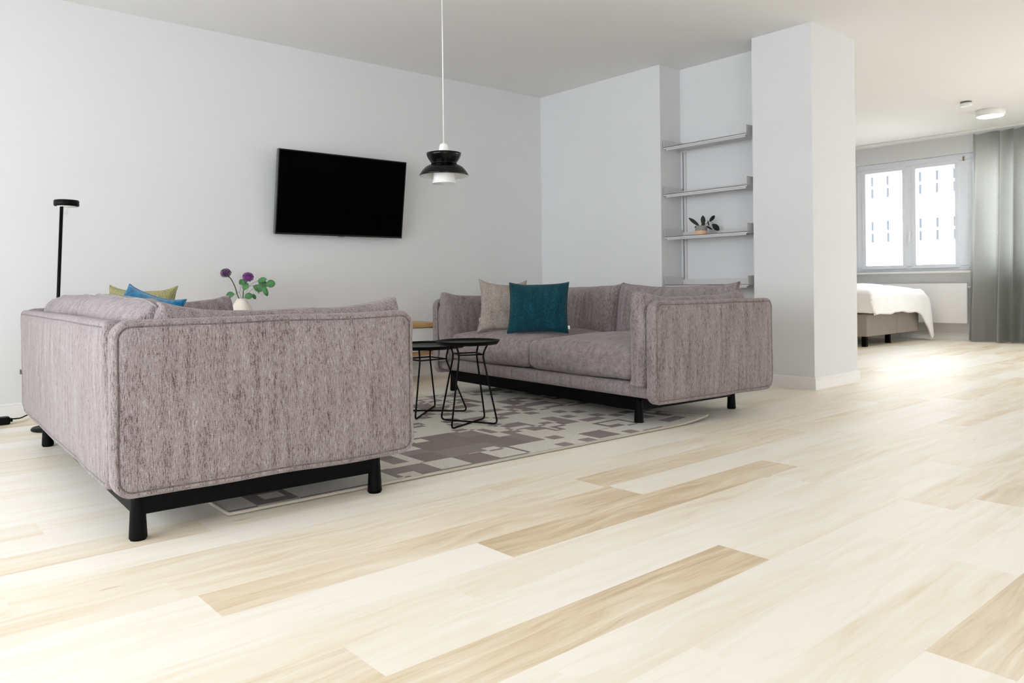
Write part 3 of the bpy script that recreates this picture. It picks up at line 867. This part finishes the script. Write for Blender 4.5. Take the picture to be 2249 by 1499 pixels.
def sprig(label, stems, items, cat='foliage'):
    root = thing('eucalyptus_sprig', label, cat, V3(*stems[0][0]))
    o = root.location.copy(); bm = bmesh.new()
    for st in stems: tube(bm, smooth([V3(x, y, .012 * k) - o for k, (x, y) in enumerate(st)], 5), .0013, 6)
    link('stem', bm, M['twig'], root, True)
    leaves(root, items); return root
sprig('long leafy sprig arching to the right of the purple flower', [[(534, 664), (540, 644), (548, 628), (556, 621), (566, 617)], [(548, 628), (560, 626)]],
      [(566, 618, 584, 612, 11, .04, .1), (584, 625, 603, 621, 16, .03, -.1), (568, 618, 585, 628, 15, .05, .2), (556, 628, 577, 636, 14, .02, -.2), (576, 625, 587, 648, 10, .0, .3), (561, 628, 569, 643, 3, .01, .8)])
sprig('short sprig with a pale round leaf low on the left of the vase', [[(532, 664), (526, 642), (519, 645), (514, 646)], [(526, 642), (530, 628)]],
      [(515, 646, 497, 648, 13, -.02, .1)])
sprig('short sprig with two low leaves at the right of the vase mouth', [[(535, 664), (539, 650), (548, 640), (556, 633)]],
      [(537, 652, 554, 648, 13, -.05, .0), (555, 645, 561, 656, 7, -.01, .4)])
#TAIL
# ---------------------------------------------------------------- shelving in the niche
sh = thing('wall_shelving', 'white metal shelving fixed in the wall niche', 'shelf')
SY0, SY1, SX0, SX1 = 3.392, 4.212, XB + .012, XNI - .014
for z in (1.985, 1.575, 1.205, .785):
    bm = bmesh.new()
    box(bm, SX0, SX1, SY0, SY1, z - .004, z)
    box(bm, SX0, SX0 + .003, SY0, SY1, z - .014, z)
    box(bm, SX0 + .012, SX0 + .018, SY0 + .02, SY1 - .02, z - .028, z - .004)
    box(bm, SX1 - .003, SX1, SY0, SY1, z, z + .05)
    s_ob = link('shelf', bm, M['whitemetal'], sh)
    for y in (SY0, SY1 - .003):
        link('end_plate', nb(SX0, SX1, y, y + .003, z, z + .068), M['whitemetal'], s_ob)
for y in (SY0 + .035, SY1 - .03):
    bm = bmesh.new(); box(bm, XNI - .012, XNI, y - .012, y + .012, .45, 1.97)
    link('upright_rail', bm, M['whitemetal'], sh)
link('upright_rail_slot', nb(XNI - .0135, XNI - .011, SY1 - .014, SY1 - .009, .45, 1.97), M['tvedge'], sh)

# ---------------------------------------------------------------- potted plant on the shelf
PB = at(1540, 519.5, 6.40); PB = Vector((5.50, PB.y * 5.50 / PB.x, 1.2055))
DPl = (PB - CP).dot(CF); sp = DPl / FPX
pt = thing('potted_plant', 'small dark-leaved plant in a grey and peach pot on the shelf', 'plant', PB)
link('pot', lathe(bmesh.new(), [(0, 0), (.046, 0), (.050, .004), (.0505, .03), (.0505, .07), (.047, .079), (.043, .081), (.041, .078), (.041, .066), (0, .066)], n=40, close=False), M['pot'], pt, True)
def A3(px, py, dd=0.0): return at(px, py, DPl + dd) - PB
for (bx_, by_, tx, ty, wpx, dd, tw) in [(1536, 496, 1513, 478, 9, 0, .2), (1544, 495, 1544, 473, 11, .01, 0), (1558, 486, 1570, 473, 8.5, 0, .2),
        (1564, 492, 1580, 505, 13.5, -.02, .0), (1554, 484, 1557, 496, 4, .01, .5), (1549, 495, 1565, 504, 4.5, -.02, .3), (1537, 495, 1525, 499, 5, -.02, .2), (1540, 497, 1548, 489, 8, .02, .1)]:
    bm = bmesh.new(); a, b = A3(bx_, by_, dd), A3(tx, ty, dd + .006)
    leafmesh(bm, a, b - a, -CF + CR * tw + CU * .15, (b - a).length, wpx * sp, .1, .05)
    link('leaf', bm, M['leaf_dark'], pt, True)
bm = bmesh.new()
for st in ([(1546, 500), (1548, 493), (1552, 490), (1558, 486)], [(1548, 500), (1554, 488), (1560, 486), (1566, 490)], [(1540, 502), (1537, 496)], [(1543, 502), (1544, 494)]):
    tube(bm, smooth([A3(x, y) for x, y in st], 4), .0016, 6)
link('stem', bm, M['stem'], pt, True)

# ---------------------------------------------------------------- bedroom
bed = thing('bed', 'fabric box-spring bed below the bedroom window', 'bed', (9.26, 4.20, 0))
BW, BL = 1.50, 2.05
link('box_spring', nb(0, .83, 0, BL, .125, .40, .02, 3), M['bed_box'], bed)
link('box_spring', nb(.836, BW, 0, BL, .125, .40, .02, 3), M['bed_box'], bed)
link('mattress', nb(.01, BW - .01, .01, BL - .01, .405, .60, .05, 4), M['bed_linen'], bed, True)
for x, y in ((.05, .06), (.83, .12), (.05, BL - .08), (BW - .08, BL - .08)):
    link('leg', nb(x - .028, x + .028, y - .028, y + .028, 0, .128, .004), M['black'], bed)
def duvet():
    bm = bmesh.new(); nx, ny = 70, 70; V = []
    for i in range(nx + 1):
        row = []
        for j in range(ny + 1):
            u = -.30 + (BW + .67) * i / nx; v = -.44 + (BL + .25) * j / ny
            # drop over the foot (v<0) and over the sides
            ov = max(0, -v); ou = max(0, u - BW) + max(0, -u)
            x = min(max(u, -.055 - .02 * noise.noise(Vector((v*3, 1, 1)))), BW + .055 + .05 * max(0, noise.noise(Vector((v*3, 5, 1)))))
            y = max(v, -.07 - .03 * noise.noise(Vector((u * 4, 2, 2))) - ov * .08)
            if u > BW: x = BW + .05 + .25 * math.sqrt(min(1, max(0, u - BW) / .35)) * .55
            crown = (1 - min(1, max(0, abs(u/BW*2 - 1))) ** 4) * (1 - max(0, 1 - v / .5) ** 2 if v < .5 else 1)
            z = .655 + .085 * max(0, crown)
            z += .020 * noise.noise(Vector((u * 4, v * 4, 0))) + .010 * noise.noise(Vector((u * 11, v * 9, 3)))
            d = ov * .66 * (1 + .15 * noise.noise(Vector((u * 2.4, 4, 0)))) + max(0, u - BW) * .75
            if u < 0: d = max(d, -u * .9)
            k_ = min(1, max(0, (u - .72 * BW) / (.28 * BW))); d += ov * k_ * k_ * .55
            if ov > 0 or ou > 0:
                z = .665 - max(0, d - .02) + .01 * noise.noise(Vector((u * 6, v * 6, 1)))
                if u > BW and v < 0: z -= ov * .25
            y += .012 * noise.noise(Vector((u * 7, v * 2, z * 4))) * (1 if ov > 0 else 0)
            row.append(bm.verts.new((x, y, max(z, .03))))
        V.append(row)
    for i in range(nx):
        for j in range(ny): bm.faces.new((V[i][j], V[i+1][j], V[i+1][j+1], V[i][j+1]))
    o = link('duvet', bm, M['bed_linen'], None, True, (9.26, 4.20, 0))
    md = o.modifiers.new('thickness', 'SOLIDIFY'); md.thickness = .02; md.offset = 1
    return tag(o, 'rumpled white duvet spread over the bed and hanging at its corner', 'duvet')
duvet()
rad = thing('radiator', 'flat white panel radiator under the bedroom window', 'radiator', (XW, 0, 0))
link('panel', nb(-.115, -.085, 3.735, 4.975, .22, .75, .006), M['radiator'], rad)
link('rear_panel', nb(-.06, -.03, 3.75, 4.96, .23, .74, .006), M['radiator'], rad)
link('top_grille', nb(-.112, -.03, 3.74, 4.97, .742, .752, .002), M['radiator'], rad)
link('wall_bracket', nb(-.04, -.003, 4.3, 4.36, .3, .7), M['radiator'], rad)
bm = bmesh.new(); tube(bm, fillet([(-.075, 3.74, .70), (-.075, 3.69, .70), (-.075, 3.69, .64)], .01, 4), .012, 10)
link('valve', bm, M['whitegloss'], rad, True)
bm = bmesh.new()
for y in (4.55, 4.60): tube(bm, [(-.075, y, .23), (-.075, y, 0)], .009, 10)
link('supply_pipe', bm, M['whitegloss'], rad, True)

def curtain():
    bm = bmesh.new(); n = 260; m_ = 30; V = []
    ya, yb = 3.61, 2.15
    for i in range(n + 1):
        s = i / n; row = []
        for j in range(m_ + 1):
            h = j / m_                 # 0 floor .. 1 top
            z = .012 + (2.655 - .012) * h
            ph = s * 2 * PI * 8.0 + 1.5 * math.sin(s * 15 + 1) + 1.2 * (1 - h * .6) * noise.noise(Vector((s * 9, h * 1.5, 0)))
            amp = .045 + .045 * (1 - h) + .035 * noise.noise(Vector((s * 6, h * 2, 4)))
            spread = (1 - h) ** 1.5 * .07
            y = ya + spread - (ya - yb + spread) * s + .018 * math.cos(ph * 1.0 + h)
            x = XW - .30 + amp * math.sin(ph) + .03 * (1 - h) * noise.noise(Vector((s * 4, 2, 1)))
            if h > .96: z += .016 * math.sin(ph)
            row.append(bm.verts.new((x, y, z)))
        V.append(row)
    for i in range(n):
        for j in range(m_): bm.faces.new((V[i][j], V[i+1][j], V[i+1][j+1], V[i][j+1]))
    return bm
tag(link('curtain', curtain(), M['curtain'], None, True), 'floor-length grey-green curtain gathered at the right of the bedroom window', 'curtain')
bm = bmesh.new()
box(bm, XW - .33, XW - .27, 1.9, YBL, HC - .028, HC, .004)
tag(link('curtain_track', bm, M['whitegloss']), 'white curtain track running along the bedroom ceiling', 'curtain track')
sm = thing('smoke_detector', 'small white smoke detector on the bedroom ceiling', 'smoke detector', (9.13, 3.06, HC))
link('mount_plate', lathe(bmesh.new(), [(0, 0), (.055, 0), (.055, -.010), (.042, -.012), (.042, -.016), (0, -.016)], n=40, close=False), M['tvedge'], sm, True)
link('detector_body', lathe(bmesh.new(), [(0, -.014), (.050, -.014), (.056, -.018), (.056, -.040), (.050, -.050), (.03, -.052), (0, -.052)], n=40, close=False), M['whitegloss'], sm, True)
cl_ = thing('ceiling_lamp', 'shallow round white ceiling lamp in the bedroom', 'lamp', (9.80, 3.035, HC))
link('lamp_body', lathe(bmesh.new(), [(0, 0), (.142, 0), (.146, -.006), (.146, -.066), (.140, -.072), (.128, -.072), (.128, -.064), (0, -.064)], n=56, close=False), M['whitegloss'], cl_, True)
link('lamp_diffuser', lathe(bmesh.new(), [(0, -.0645), (.127, -.0645), (.127, -.070), (0, -.074)], n=48, close=False), M['lit_diffuser'], cl_, True)

# ---------------------------------------------------------------- the building across the street
XBD = 34.0
def on_x(px, py, X):
    d = CF + CR * ((px - PCX)/FPX) - CU * ((py - PCY)/FPX); return CP + d * (X / d.x)
bl = thing('building', 'pale building with rows of windows seen through the bedroom window', 'building', (XBD, 0, 0))
link('facade', nb(0, 8, -12, 26, -8, 11), M['facade'], bl)
a, b = on_x(1918, 500, XBD), on_x(1952, 500, XBD)
ry = [on_x(1935, y, XBD).z for y in (484, 534, 386, 436)]
step = abs(a.y - b.y)
for (zt, zb) in ((ry[0], ry[1]), (ry[2], ry[3])):
    for k in range(-9, 5):
        y = a.y + k * step
        f = link('window', nb(-.06, .02, y - .17, y + .17, zb - .05, zt + .06), M['facade'], bl)
        zm = (zt + zb) / 2
        pb = nb(-.08, -.05, y - .045, y + .045, zb + .04, zm - .06); box(pb, -.08, -.05, y - .045, y + .045, zm + .06, zt - .04)
        link('pane', pb, M['facadewin'], f)
        link('lintel', nb(-.14, -.05, y - .28, y + .28, zt + .03, zt + .12), M['facadelintel'], f)
zc = on_x(1935, 566, XBD).z
link('cornice', nb(-.25, .02, -12, 26, zc - .1, zc + .12), M['facadetrim'], bl)
bm = bmesh.new(); box(bm, XW + 3, 60, -40, 50, -8.3, -8.0)
tag(link('street', bm, M['facade']), kind='structure')
